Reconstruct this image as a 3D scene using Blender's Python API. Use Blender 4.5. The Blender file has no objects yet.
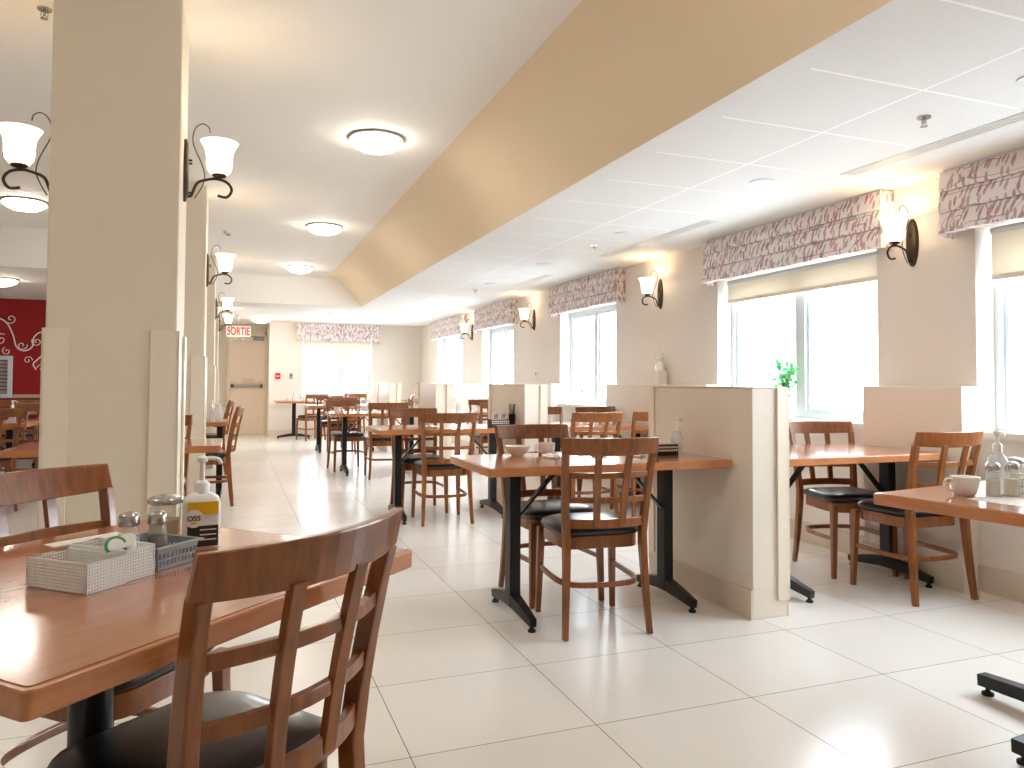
import bpy, math, random
from mathutils import Vector, Matrix
C = bpy.context.scene.collection
PI = math.pi
random.seed(7)
sc = bpy.context.scene

# ------------------------------------------------------------------ materials
def lin(c):
    return tuple(((x/255)/12.92 if x/255 <= .04045 else (((x/255)+.055)/1.055)**2.4) for x in c)
class NT:
    def __init__(s, name):
        s.m = bpy.data.materials.new(name); s.m.use_nodes = True
        s.t = s.m.node_tree; s.n = s.t.nodes; s.b = s.n['Principled BSDF']; s.out = s.n['Material Output']
    def new(s, t, **k):
        x = s.n.new(t)
        for a, v in k.items(): setattr(x, a, v)
        return x
    def link(s, a, b): s.t.links.new(a, b)
    def math(s, op, a, b=None, c=None):
        x = s.n.new('ShaderNodeMath'); x.operation = op
        for i, v in enumerate((a, b, c)):
            if v is None: continue
            if isinstance(v, (int, float)): x.inputs[i].default_value = v
            else: s.link(v, x.inputs[i])
        return x.outputs[0]
    def mix(s, f, a, b):
        x = s.n.new('ShaderNodeMix'); x.data_type = 'RGBA'
        for i, v in ((0, f), (6, a), (7, b)):
            if isinstance(v, (int, float)): x.inputs[i].default_value = v
            elif isinstance(v, tuple): x.inputs[i].default_value = (*v, 1) if len(v) == 3 else v
            else: s.link(v, x.inputs[i])
        return x.outputs[2]
    def pos(s, obj=False):
        if obj:
            return s.n.new('ShaderNodeTexCoord').outputs['Object']
        return s.n.new('ShaderNodeNewGeometry').outputs['Position']
    def scaled(s, v, sx, sy, sz, rot=(0, 0, 0)):
        x = s.n.new('ShaderNodeMapping'); s.link(v, x.inputs[0]); x.inputs['Scale'].default_value = (sx, sy, sz); x.inputs['Rotation'].default_value = rot
        return x.outputs[0]
    def noise(s, v, scale, detail=3, rough=.5):
        x = s.n.new('ShaderNodeTexNoise'); s.link(v, x.inputs['Vector']); x.inputs['Scale'].default_value = scale
        x.inputs['Detail'].default_value = detail; x.inputs['Roughness'].default_value = rough
        return x.outputs[0]
    def set(s, col=None, rough=None, metal=None, spec=None, coat=None, trans=None, emit=None, es=None):
        b = s.b
        if col is not None: b.inputs['Base Color'].default_value = (*lin(col), 1)
        if rough is not None: b.inputs['Roughness'].default_value = rough
        if metal is not None: b.inputs['Metallic'].default_value = metal
        if spec is not None: b.inputs['Specular IOR Level'].default_value = spec
        if coat is not None: b.inputs['Coat Weight'].default_value = coat; b.inputs['Coat Roughness'].default_value = .12
        if trans is not None: b.inputs['Transmission Weight'].default_value = trans
        if emit is not None: b.inputs['Emission Color'].default_value = (*lin(emit), 1); b.inputs['Emission Strength'].default_value = es
        return s.m
    def bump(s, h, strength=.2, dist=.002):
        x = s.n.new('ShaderNodeBump'); x.inputs['Strength'].default_value = strength; x.inputs['Distance'].default_value = dist
        s.link(h, x.inputs['Height']); s.link(x.outputs[0], s.b.inputs['Normal'])
def plain(name, col, rough=.5, **k): return NT(name).set(col, rough, **k)
def paint(name, col, rough=.6, amp=.04):
    t = NT(name); t.set(col, rough)
    n = t.noise(t.pos(), 1.3, 3)
    c = lin(col)
    t.link(t.mix(n, tuple(x*(1-amp) for x in c), tuple(min(1, x*(1+amp)) for x in c)), t.b.inputs['Base Color'])
    t.bump(t.noise(t.pos(), 220, 2), .06, .001)
    return t.m
def wood(name, a, b, rough=.3, coat=.35, scale=(30, 30, 3)):
    t = NT(name); t.set(a, rough, coat=coat)
    v = t.scaled(t.pos(True), *scale)
    n = t.noise(v, 1.6, 6, .65)
    n2 = t.noise(t.pos(True), 4, 2)
    f = t.math('ADD', t.math('MULTIPLY', n, .75), t.math('MULTIPLY', n2, .25))
    r = t.new('ShaderNodeMapRange'); t.link(f, r.inputs[0]); r.inputs[1].default_value = .3; r.inputs[2].default_value = .7
    t.link(t.mix(r.outputs[0], lin(a), lin(b)), t.b.inputs['Base Color'])
    t.bump(n, .08, .001)
    return t.m

M = {}
WALLC = (228, 220, 211)
M['wall'] = paint('wall_paint', WALLC)
M['wallb'] = paint('beige_wall_paint', (205, 186, 158))
M['column'] = paint('column_paint', (224, 212, 192))
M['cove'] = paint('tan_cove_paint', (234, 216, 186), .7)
M['laminate'] = paint('cream_laminate', (229, 218, 204), .38, .025)
M['guard'] = paint('cream_corner_guard', (232, 219, 200), .35, .015)
M['base'] = paint('taupe_base', (212, 198, 180), .45, .03)
M['ceil'] = paint('ceiling_paint', (240, 238, 233), .75, .015)
M['red'] = paint('red_wall_paint', (152, 4, 14), .65, .05)
M['white'] = plain('white_vinyl', (212, 220, 224), .35)
M['sill'] = plain('white_sill', (232, 228, 220), .3)
M['black'] = plain('black_powder_metal', (22, 22, 24), .38, metal=.2)
M['rubber'] = plain('black_rubber', (16, 16, 16), .7)
M['bronze'] = plain('dark_bronze_metal', (72, 62, 48), .38, metal=.75)
M['chrome'] = plain('brushed_steel', (190, 188, 184), .25, metal=.9)
M['ceramic'] = plain('white_ceramic', (240, 236, 228), .15, coat=.4)
M['plastic'] = plain('white_plastic', (238, 238, 236), .35)
M['grey'] = plain('grey_plastic', (150, 156, 160), .45)
M['blackp'] = plain('black_plastic', (30, 27, 26), .4)
M['paper'] = plain('white_paper', (240, 236, 230), .7)
M['yellow'] = plain('yellow_label', (236, 190, 20), .5)
M['dark'] = plain('dark_label', (50, 44, 44), .5)
M['green'] = plain('green_foil', (60, 150, 100), .4)

M['stem'] = plain('stem_brown', (110, 92, 66), .7)
M['pinkfl'] = plain('pink_petals', (214, 140, 160), .6)
M['pepper'] = plain('ground_pepper', (92, 72, 50), .9)
M['salt'] = plain('white_salt', (226, 214, 204), .9)
M['cream'] = plain('cream_powder', (226, 210, 170), .9)
M['door'] = paint('door_paint', (244, 228, 216), .5, .02)
M['redp'] = plain('red_plastic', (190, 30, 34), .45)
M['seatred'] = plain('dark_red_vinyl', (110, 22, 30), .45)
M['darkwood'] = wood('dark_panel_wood', (84, 48, 28), (58, 32, 18), .4, .2)
M['wood'] = wood('cherry_stained_wood', (156, 88, 34), (98, 52, 16), .3, .3)
M['edge'] = wood('orange_table_edge', (202, 134, 86), (172, 104, 62), .25, .5, (4, 4, 30))
M['top'] = wood('cherry_table_laminate', (188, 124, 86), (168, 104, 68), .16, .6, (3, 22, 3))
def vinyl():
    t = NT('black_vinyl'); t.set((20, 22, 26), .32, coat=.2)
    t.bump(t.noise(t.pos(True), 160, 2), .12, .001); return t.m
M['vinyl'] = vinyl()
M['bark'] = paint('grey_bark', (170, 164, 158), .9, .2)
M['snow'] = plain('snow', (186, 188, 192), .8)

def tile_floor():
    t = NT('cream_floor_tile'); p = t.pos(); s = t.new('ShaderNodeSeparateXYZ'); t.link(p, s.inputs[0])
    X0, Y0, SX, SY, G = .5172, 3.8496, .6192, .5459, .0030
    def line(c, o, st):
        u = t.math('DIVIDE', t.math('SUBTRACT', c, o), st)
        fr = t.math('FRACT', t.math('ADD', u, 100.0))
        d = t.math('MULTIPLY', t.math('MINIMUM', fr, t.math('SUBTRACT', 1.0, fr)), st)
        return t.math('LESS_THAN', d, G/2), t.math('FLOOR', t.math('ADD', u, 100.0))
    lx, ix = line(s.outputs[0], X0, SX); ly, iy = line(s.outputs[1], Y0, SY)
    g = t.math('MAXIMUM', lx, ly)
    cmb = t.new('ShaderNodeCombineXYZ'); t.link(ix, cmb.inputs[0]); t.link(iy, cmb.inputs[1])
    wn = t.new('ShaderNodeTexWhiteNoise'); wn.noise_dimensions = '3D'; t.link(cmb.outputs[0], wn.inputs['Vector'])
    n = t.noise(p, 2.2, 4)
    f = t.math('ADD', t.math('MULTIPLY', wn.outputs[0], .5), t.math('MULTIPLY', n, .5))
    c = t.mix(f, lin((228, 225, 220)), lin((240, 238, 235)))
    t.link(t.mix(g, c, lin((92, 82, 74))), t.b.inputs['Base Color'])
    r = t.math('ADD', .20, t.math('MULTIPLY', t.noise(p, 9, 3), .06))
    t.link(t.math('MAXIMUM', r, t.math('MULTIPLY', g, .7)), t.b.inputs['Roughness'])
    t.b.inputs['Specular IOR Level'].default_value = .5
    return t.m
M['floor'] = tile_floor()

def panel_ceiling():
    t = NT('white_panel_ceiling'); p = t.pos(); s = t.new('ShaderNodeSeparateXYZ'); t.link(p, s.inputs[0])
    x, y = s.outputs[0], s.outputs[1]
    inx = t.math('MULTIPLY', t.math('GREATER_THAN', x, 2.06), t.math('LESS_THAN', x, 3.20))
    lx = t.math('MULTIPLY', t.math('LESS_THAN', t.math('ABSOLUTE', t.math('SUBTRACT', x, 2.64)), .006), 1.0)
    fr = t.math('FRACT', t.math('ADD', t.math('DIVIDE', t.math('SUBTRACT', y, 1.67), .555), 50.0))
    d = t.math('MULTIPLY', t.math('MINIMUM', fr, t.math('SUBTRACT', 1.0, fr)), .555)
    ly = t.math('MULTIPLY', t.math('LESS_THAN', d, .006), inx)
    g = t.math('MAXIMUM', lx, ly)
    n = t.noise(p, 60, 3)
    c = t.mix(n, lin((226, 226, 224)), lin((234, 234, 232)))
    t.link(t.mix(g, c, lin((254, 254, 254))), t.b.inputs['Base Color'])
    t.b.inputs['Roughness'].default_value = .75
    return t.m
M['panel'] = panel_ceiling()

def fabric():
    t = NT('leaf_print_fabric'); t.set((236, 230, 226), .85)
    p = t.pos()
    # unfold the valance: use Y (+X) and Z
    s = t.new('ShaderNodeSeparateXYZ'); t.link(p, s.inputs[0])
    cm = t.new('ShaderNodeCombineXYZ'); t.link(t.math('ADD', s.outputs[1], s.outputs[0]), cm.inputs[0]); t.link(s.outputs[2], cm.inputs[1])
    col = lin((236, 229, 226))
    prev = None
    for k, (rot, sc_, th, c1, c2) in enumerate([(.7, 15, .27, (186, 66, 100), (150, 130, 132)), (-.7, 14, .26, (116, 118, 112), (176, 84, 110)), (.1, 12, .20, (146, 96, 120), (120, 128, 118))]):
        v = t.scaled(cm.outputs[0], 2.0, .62, 1, (0, 0, rot))
        vo = t.new('ShaderNodeTexVoronoi'); vo.inputs['Scale'].default_value = sc_; t.link(v, vo.inputs['Vector']); vo.voronoi_dimensions = '2D'
        m = t.math('LESS_THAN', vo.outputs['Distance'], th)
        sp = t.new('ShaderNodeSeparateColor'); t.link(vo.outputs['Color'], sp.inputs[0])
        keep = t.math('GREATER_THAN', sp.outputs[1], .35)
        cc = t.mix(t.math('GREATER_THAN', sp.outputs[0], .5), lin(c1), lin(c2))
        col = t.mix(t.math('MULTIPLY', t.math('MULTIPLY', m, keep), .62), col, cc)
    nz = t.noise(cm.outputs[0], 5.5, 0)
    st = t.math('LESS_THAN', t.math('ABSOLUTE', t.math('SUBTRACT', nz, .5)), .006)
    st2 = t.math('LESS_THAN', t.math('ABSOLUTE', t.math('SUBTRACT', nz, .62)), .006)
    col = t.mix(t.math('MULTIPLY', t.math('MAXIMUM', st, st2), .75), col, lin((158, 112, 126)))
    t.link(col, t.b.inputs['Base Color'])
    return t.m
M['fabric'] = fabric()

def thin_mix(name, col, tr, rough=.1, spec_col=(1, 1, 1)):
    """thin see-through material: transparent mixed with a glossy-coated diffuse"""
    t = NT(name); t.set(col, rough)
    tb = t.new('ShaderNodeBsdfTransparent'); tb.inputs[0].default_value = (*spec_col, 1)
    mx = t.new('ShaderNodeMixShader'); mx.inputs[0].default_value = tr
    t.link(t.b.outputs[0], mx.inputs[1]); t.link(tb.outputs[0], mx.inputs[2]); t.link(mx.outputs[0], t.out.inputs[0])
    return t.m
M['clear'] = thin_mix('clear_plastic', (225, 232, 240), .62, .08)
M['glassjar'] = thin_mix('clear_glass', (214, 214, 206), .72, .05)
def pane():
    t = NT('window_glass')
    gl = t.new('ShaderNodeBsdfGlossy'); gl.inputs['Roughness'].default_value = .02
    tb = t.new('ShaderNodeBsdfTransparent'); tb.inputs[0].default_value = (.97, .985, .98, 1)
    lw = t.new('ShaderNodeLayerWeight'); lw.inputs[0].default_value = .2
    mx = t.new('ShaderNodeMixShader'); t.link(t.math('MULTIPLY', lw.outputs['Facing'], .10), mx.inputs[0]); t.link(tb.outputs[0], mx.inputs[1]); t.link(gl.outputs[0], mx.inputs[2]); t.link(mx.outputs[0], t.out.inputs[0])
    return t.m
M['pane'] = pane()
def blind(name, c1, c2, k):
    t = NT(name)
    d = t.new('ShaderNodeBsdfDiffuse'); d.inputs[0].default_value = (*lin(c1), 1)
    tr = t.new('ShaderNodeBsdfTranslucent'); tr.inputs[0].default_value = (*lin(c2), 1)
    mx = t.new('ShaderNodeMixShader'); mx.inputs[0].default_value = k
    t.link(d.outputs[0], mx.inputs[1]); t.link(tr.outputs[0], mx.inputs[2]); t.link(mx.outputs[0], t.out.inputs[0])
    return t.m
M['blind'] = blind('translucent_blind', (240, 232, 218), (250, 243, 230), .20)
M['leaf'] = blind('leaf_green', (110, 176, 120), (150, 220, 160), .45)
def glow(name, c, s):
    t = NT(name); t.set((240, 230, 210), .4, emit=c, es=s); return t.m
M['shade'] = glow('frosted_glass_shade_lit', (255, 232, 200), 2.2)
M['dome'] = glow('frosted_dome_lit', (255, 243, 228), 19.0)
M['down'] = glow('downlight_lens_lit', (255, 248, 238), 30.0)
M['signw'] = glow('backlit_sign_face', (255, 240, 236), .25)
M['signr'] = NT('backlit_red_letters').set((190, 4, 10), .6, emit=(230, 8, 20), es=.35)

# ------------------------------------------------------------------ mesh helpers
class MB:
    def __init__(s): s.v = []; s.f = []; s.sm = []
    def add(s, vs, fs, smooth=False):
        o = len(s.v); s.v += [tuple(v) for v in vs]; s.f += [tuple(i+o for i in f) for f in fs]; s.sm += [smooth]*len(fs)
        return s
    def box(s, x0, x1, y0, y1, z0, z1):
        vs = [(x, y, z) for z in (z0, z1) for y in (y0, y1) for x in (x0, x1)]
        return s.add(vs, [(0, 2, 3, 1), (4, 5, 7, 6), (0, 1, 5, 4), (2, 6, 7, 3), (0, 4, 6, 2), (1, 3, 7, 5)])
    def prism(s, poly, z0, z1, smooth=False):
        n = len(poly)
        s.add([(x, y, z0) for x, y in poly]+[(x, y, z1) for x, y in poly], [tuple(range(n-1, -1, -1)), tuple(range(n, 2*n))])
        o = len(s.v)-2*n
        for i in range(n):
            j = (i+1) % n; s.f.append((o+i, o+j, o+n+j, o+n+i)); s.sm.append(smooth)
        return s
    def loft(s, rings, smooth=True, cap=True, closed=False):
        n = len(rings[0]); vs = [p for r in rings for p in r]; fs = []
        m = len(rings)
        for k in range(m if closed else m-1):
            a, b = k*n, ((k+1) % m)*n
            for i in range(n):
                j = (i+1) % n; fs.append((a+i, a+j, b+j, b+i))
        o = len(s.v); s.add(vs, fs, smooth)
        if cap and not closed:
            s.f.append(tuple(o+i for i in range(n-1, -1, -1))); s.sm.append(False)
            s.f.append(tuple(o+(m-1)*n+i for i in range(n))); s.sm.append(False)
        return s
    def sweep(s, path, w, d, side, scales=None, smooth=False):
        """rectangular bar along a path: w wide along `side`, d thick across it"""
        path = [Vector(p) for p in path]; side = Vector(side).normalized(); rings = []
        for i, p in enumerate(path):
            t = (path[min(i+1, len(path)-1)]-path[max(i-1, 0)]).normalized()
            sd = (side-t*side.dot(t)).normalized(); q = t.cross(sd)
            k = scales[i] if scales else 1
            rings.append([p+sd*w/2*a*k+q*d/2*b*k for a, b in ((-1, -1), (1, -1), (1, 1), (-1, 1))])
        return s.loft(rings, smooth)
    def tube(s, path, r, n=8, closed=False):
        path = [Vector(p) for p in path]; rings = []; m = len(path)
        ref = Vector((0, 0, 1))
        prev = None
        for i, p in enumerate(path):
            if closed: t = (path[(i+1) % m]-path[i-1]).normalized()
            else: t = (path[min(i+1, m-1)]-path[max(i-1, 0)]).normalized()
            if prev is None:
                a = t.cross(ref) if abs(t.dot(ref)) < .95 else t.cross(Vector((1, 0, 0)))
            else: a = prev-t*prev.dot(t)
            a.normalize(); prev = a; b = t.cross(a)
            rr = r[i] if isinstance(r, (list, tuple)) else r
            rings.append([p+(a*math.cos(2*PI*k/n)+b*math.sin(2*PI*k/n))*rr for k in range(n)])
        return s.loft(rings, True, True, closed)
    def lathe(s, prof, c=(0, 0, 0), n=24, sx=1, sy=1):
        rings = [[(c[0]+r*math.cos(2*PI*k/n)*sx, c[1]+r*math.sin(2*PI*k/n)*sy, c[2]+z) for k in range(n)] for r, z in prof]
        return s.loft(rings, True, True)
    def build(s, name, mat, parent=None, bevel=0, loc=None):
        me = bpy.data.meshes.new(name); me.from_pydata(s.v, [], s.f); me.update()
        if any(s.sm):
            me.polygons.foreach_set('use_smooth', s.sm)
            try: me.set_sharp_from_angle(angle=math.radians(50))
            except Exception: pass
        me.materials.append(mat)
        import bmesh
        bm = bmesh.new(); bm.from_mesh(me); bmesh.ops.recalc_face_normals(bm, faces=bm.faces); bm.to_mesh(me); bm.free()
        o = bpy.data.objects.new(name, me); C.objects.link(o)
        if parent: o.parent = parent
        if loc: o.location = loc
        if bevel:
            b = o.modifiers.new('bevel', 'BEVEL'); b.width = bevel; b.segments = 2; b.limit_method = 'ANGLE'
        return o
def B(*a): return MB().box(*a)
def tag(o, label=None, cat=None, group=None, kind=None):
    if label: o['label'] = label
    if cat: o['category'] = cat
    if group: o['group'] = group
    if kind: o['kind'] = kind
    return o
def thing(name, loc, rz=0, label=None, cat=None, group=None):
    o = bpy.data.objects.new(name, None); C.objects.link(o); o.empty_display_size = .1
    o.location = loc; o.rotation_euler = (0, 0, rz)
    return tag(o, label, cat, group)
def copy_tree(o, parent=None):
    c = o.copy(); C.objects.link(c)
    if parent: c.parent = parent
    for ch in list(o.children): copy_tree(ch, c)
    return c
used = set()
def place(proto, loc, rz, label, cat=None, group=None):
    o = proto if proto.name not in used else copy_tree(proto)
    if o is proto: used.add(proto.name)
    o.location = loc; o.rotation_euler = (0, 0, rz)
    return tag(o, label, cat, group)
def struct(mb, name, mat, parent=None, bevel=0):
    o = mb.build(name, mat, parent, bevel)
    if not parent: o['kind'] = 'structure'
    return o
def spline(pts, k=6):
    """Catmull-Rom through the points"""
    P = [Vector(p) for p in pts]; out = []
    for i in range(len(P)-1):
        p0, p1, p2, p3 = P[max(i-1, 0)], P[i], P[i+1], P[min(i+2, len(P)-1)]
        for j in range(k):
            t = j/k
            out.append(.5*((2*p1)+(p2-p0)*t+(2*p0-5*p1+4*p2-p3)*t*t+(3*p1-p0-3*p2+p3)*t**3))
    out.append(P[-1]); return out
def text_mesh(name, body, size, mat, parent, loc, rot, extrude=.001):
    cu = bpy.data.curves.new(name, 'FONT'); cu.body = body; cu.size = size; cu.extrude = extrude; cu.offset = size*.022; cu.align_x = 'CENTER'; cu.align_y = 'CENTER'
    tmp = bpy.data.objects.new(name+'_tmp', cu); C.objects.link(tmp)
    dg = bpy.context.evaluated_depsgraph_get(); me = bpy.data.meshes.new_from_object(tmp.evaluated_get(dg))
    bpy.data.objects.remove(tmp); bpy.data.curves.remove(cu)
    me.materials.clear(); me.materials.append(mat)
    o = bpy.data.objects.new(name, me); C.objects.link(o); o.parent = parent; o.location = loc; o.rotation_euler = rot
    return o

# ------------------------------------------------------------------ dimensions
ZL, ZU = 2.33, 2.76          # low and raised ceilings
XW = 3.84                    # window wall
XS = 1.93                    # soffit edge
YF, YD = 15.8, 17.0          # far wall, door wall
YB = -2.6                    # rear wall
XL = -5.6                    # left wall
YR = 12.9                    # red wall
WIN = [(1.26, 2.92), (3.59, 5.25), (7.03, 8.47), (10.13, 11.56), (12.69, 14.40)]
WINR = WIN
ZS, ZT = .86, 2.0            # sill and head height
T = .20                      # wall thickness

# ------------------------------------------------------------------ shell
struct(B(XL-.2, XW+.3, YB-.2, YD+.2, -.1, 0), 'floor', M['floor'])
# window wall with openings
w = MB(); ys = [YB] + [v for a in WINR for v in a] + [YF]
for i in range(0, len(ys), 2): w.box(XW, XW+T+.08, ys[i], ys[i+1], 0, ZL+.3)
for a, b in WINR:
    w.box(XW, XW+T+.08, a, b, 0, ZS); w.box(XW, XW+T+.08, a, b, ZT, ZL+.3)
struct(w, 'wall_right', M['wall'])
# far wall with a window opening
FX0, FX1 = 1.347, 2.775
w = MB(); w.box(.70, FX0, YF, YF+.25, 0, ZL); w.box(FX1, XW+.28, YF, YF+.25, 0, ZL); w.box(FX0, FX1, YF, YF+.25, 0, .83); w.box(FX0, FX1, YF, YF+.25, 2.0, ZL)
struct(w, 'wall_far', M['wall'])
w = MB(); w.box(.70, .82, YF+.25, YD, 0, ZL)
struct(w, 'wall_door_return', M['wall'])
struct(B(-.42, .82, YD, YD+.15, 0, ZL), 'wall_door', M['wall'])
struct(B(-.42, -.28, 13.4, YD, 0, ZL), 'wall_corridor', M['column'])
struct(B(XL, -.42, YR, YR+.12, .91, ZL), 'wall_red', M['red'])
struct(B(XL, -.42, YR, YR+.12, 0, .80), 'wall_wainscot', M['darkwood'])
struct(B(XL, -.42, YR-.02, YR+.12, .80, .91), 'trim_1', M['wallb'])
struct(B(XL-.15, XL, YB, YR+.12, 0, ZU+.1), 'wall_left', M['wall'])
# rear wall
w = MB(); w.box(XL, XW+.28, YB-.15, YB, 0, ZU+.1)
struct(w, 'wall_rear', M['wall'])
# ceilings
struct(B(XL, 1.40, YB, 11.92, ZU, ZU+.1), 'ceiling', M['ceil'])
w = MB()
w.box(XS, XW+.28, YB-.15, YD+.15, ZL, ZL+.53)
w.box(-.66, XS, 12.05, YD+.15, ZL, ZL+.53)
w.box(XL, -.66, 9.25, YR+.12, ZL, ZL+.53)
struct(w, 'ceiling_lowered', M['panel'])
# cove: a soft curve from the raised ceiling down to the soffit edge
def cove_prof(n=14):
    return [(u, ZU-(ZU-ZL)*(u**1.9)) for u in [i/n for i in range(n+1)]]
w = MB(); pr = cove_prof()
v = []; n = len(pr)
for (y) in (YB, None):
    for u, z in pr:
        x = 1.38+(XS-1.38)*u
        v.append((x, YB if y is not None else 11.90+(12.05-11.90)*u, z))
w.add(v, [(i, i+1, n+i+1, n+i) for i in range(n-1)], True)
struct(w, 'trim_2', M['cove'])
w = MB(); v = []
for k in (0, 1):
    for u, z in pr:
        y = 11.90+(12.05-11.90)*u
        v.append(((-.66 if k == 0 else 1.38+(XS-1.38)*u), y, z))
w.add(v, [(i, n+i, n+i+1, i+1) for i in range(n-1)], True)
struct(w, 'trim_3', M['ceil'])
# window-side wainscot boxes between windows
edges = [(-2.6, 1.26), (2.92, 3.60), (5.25, 7.03), (8.47, 10.13), (11.56, 12.69), (14.40, 15.8)]
for i, (a, b) in enumerate(edges):
    struct(B(3.72, XW, a, b, 0, 1.11), 'partition', M['laminate'], bevel=.004)
w = MB()
for a, b in edges: w.box(3.705, 3.72, a, b, 0, .14)
for a, b in WINR: w.box(XW-.015, XW, a, b, 0, .14)
struct(w, 'baseboard_right', M['base'])
w = MB(); w.box(.70, 3.72, YF-.015, YF, 0, .14)
struct(w, 'baseboard_far', M['base'])

# windows on the right wall -----------------------------------------------
def window_unit(name, a, b, z0, z1, place_fn, mull=.5, depth=.14):
    """frame, mullion, sash and pane; place_fn maps (along, out, z) to the world"""
    def bx(m, u0, u1, o0, o1, za, zb):
        p = [place_fn(u, o, z) for z in (za, zb) for o in (o0, o1) for u in (u0, u1)]
        m.add(p, [(0, 2, 3, 1), (4, 5, 7, 6), (0, 1, 5, 4), (2, 6, 7, 3), (0, 4, 6, 2), (1, 3, 7, 5)])
    m = MB(); fw = .05
    bx(m, a, a+fw, depth, depth+.07, z0, z1); bx(m, b-fw, b, depth, depth+.07, z0, z1)
    bx(m, a+fw, b-fw, depth, depth+.07, z0, z0+fw); bx(m, a+fw, b-fw, depth, depth+.07, z1-fw, z1)
    root = struct(m, name, M['white'])
    mm = a+(b-a)*mull
    m = MB(); bx(m, mm-.045, mm+.045, depth-.01, depth+.068, z0+fw, z1-fw); m.build('mullion', M['white'], root)
    m = MB()
    for u0, u1 in ((a+fw, mm-.045), (mm+.045, b-fw)):
        s = .03
        bx(m, u0, u0+s, depth+.01, depth+.06, z0+fw, z1-fw); bx(m, u1-s, u1, depth+.01, depth+.06, z0+fw, z1-fw)
        bx(m, u0+s, u1-s, depth+.012, depth+.058, z0+fw, z0+fw+s); bx(m, u0+s, u1-s, depth+.012, depth+.058, z1-fw-s, z1-fw)
    m.build('sash', M['white'], root)
    m = MB()
    for u0, u1 in ((a+fw, mm-.045), (mm+.045, b-fw)):
        bx(m, u0+.02, u1-.02, depth+.035, depth+.039, z0+fw+.02, z1-fw-.02)
    m.build('pane', M['pane'], root)
    m = MB(); bx(m, a-.0, b+.0, -.025, depth+.01, z0-.03, z0+.006); m.build('window_sill', M['sill'], root)
    return root
def right_fn(u, o, z): return (XW+o, u, z)
for i, (a, b) in enumerate(WINR):
    window_unit('window_%d' % (i+1), a, b, ZS, ZT, right_fn)
window_unit('window_6', FX0, FX1, .83, 2.0, lambda u, o, z: (u, YF+o, z), .56)
# portals: tell the sampler where the daylight comes in
def portal(name, loc, rot, sx, sy):
    l = bpy.data.lights.new(name, 'AREA'); l.shape = 'RECTANGLE'; l.size = sx; l.size_y = sy; l.cycles.is_portal = True
    o = bpy.data.objects.new(name, l); C.objects.link(o); o.location = loc; o.rotation_euler = rot
for i, (a, b) in enumerate(WINR): portal('window_daylight', (XW+.25, (a+b)/2, (ZS+ZT)/2), (0, PI/2, 0), ZT-ZS, b-a)
portal('window_daylight', ((FX0+FX1)/2, YF+.24, 1.41), (-PI/2, 0, 0), FX1-FX0, 1.17)

# door ---------------------------------------------------------------------
dr = struct(B(-.05, .65, YD-.045, YD-.005, .0, 2.13), 'door_1', M['door'])
m = MB(); m.box(-.11, -.05, YD-.06, YD, 0, 2.19); m.box(.65, .70, YD-.06, YD, 0, 2.19); m.box(-.11, .70, YD-.06, YD, 2.13, 2.19); m.build('door_frame', M['guard'], dr)
m = MB(); m.box(-.02, .62, YD-.10, YD-.075, 1.0, 1.05); m.box(-.02, .04, YD-.10, YD-.045, .98, 1.07); m.box(.56, .62, YD-.10, YD-.045, .98, 1.07); m.build('push_bar', M['chrome'], dr, .004)
m = MB(); m.box(-.0, .26, YD-.10, YD-.045, 2.0, 2.07); m.sweep([(.1, YD-.11, 2.03), (.3, YD-.2, 2.06), (.42, YD-.08, 2.1)], .02, .01, (0, 0, 1)); m.build('door_closer', M['chrome'], dr, .004)
m = MB(); m.box(.42, .65, YD-.055, YD-.045, 2.0, 2.1); m.build('door_bracket', M['grey'], dr)
m = MB(); m.box(.2, .47, YD-.05, YD-.044, 1.06, 1.19); o = m.build('door_sign', M['guard'], dr)
m = MB()
for k in range(3): m.box(.225, .445, YD-.052, YD-.0495, 1.155-k*.035, 1.165-k*.035)
m.build('sign_rule', M['base'], o)

# columns ------------------------------------------------------------------
def column(y0, y1):
    c = struct(B(-.70, -.22, y0, y1, 0, ZU), 'column', M['column'], bevel=.006)
    zt = 1.33
    for x0, x1, ya, yb, xe0, xe1, in ((-.708, -.615, y0-.010, y0-.002, -.710, -.702), (-.32, -.212, y0-.010, y0-.002, -.218, -.208)):
        m = MB(); m.box(x0, x1, ya, yb, .14, zt); m.box(xe0, xe1, y0-.010, y0+.09, .14, zt)
        m.build('corner_guard', M['guard'], c, .002)
    for xe0, xe1 in ((-.710, -.702), (-.218, -.208)):
        m = MB(); m.box(xe0, xe1, y1-.09, y1+.010, .14, zt); m.build('corner_guard', M['guard'], c, .002)
    m = MB(); m.box(-.715, -.205, y0-.015, y1+.015, 0, .13); m.build('column_base', M['base'], c, .003)
COLS = [(3.42, 3.90), (6.68, 7.14), (10.35, 10.8), (13.0, 13.4)]
for a, b in COLS: column(a, b)

# partitions ---------------------------------------------------------------
PY = [(2.92, 3.84), (5.87, 6.79), (8.82, 9.74), (11.75, 12.65)]
for a, b in PY:
    p = struct(B(2.33, 2.53, a, b, 0, 1.10), 'partition', M['laminate'], bevel=.004)
    m = MB(); m.box(2.47, 2.536, a-.012, a-.002, .08, 1.10); m.box(2.530, 2.540, a-.012, a+.06, .08, 1.10); m.build('corner_guard', M['guard'], p, .002)
    m = MB(); m.box(2.320, 2.330, b-.05, b+.01, .08, 1.10); m.build('corner_guard', M['guard'], p, .002)
    m = MB(); m.box(2.325, 2.535, a-.004, b+.004, 1.10, 1.106); m.build('cap', M['guard'], p)
    m = MB(); m.box(2.318, 2.330, a, b, 0, .14); m.box(2.53, 2.542, a, b, 0, .14); m.build('base', M['base'], p, .002)

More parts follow.
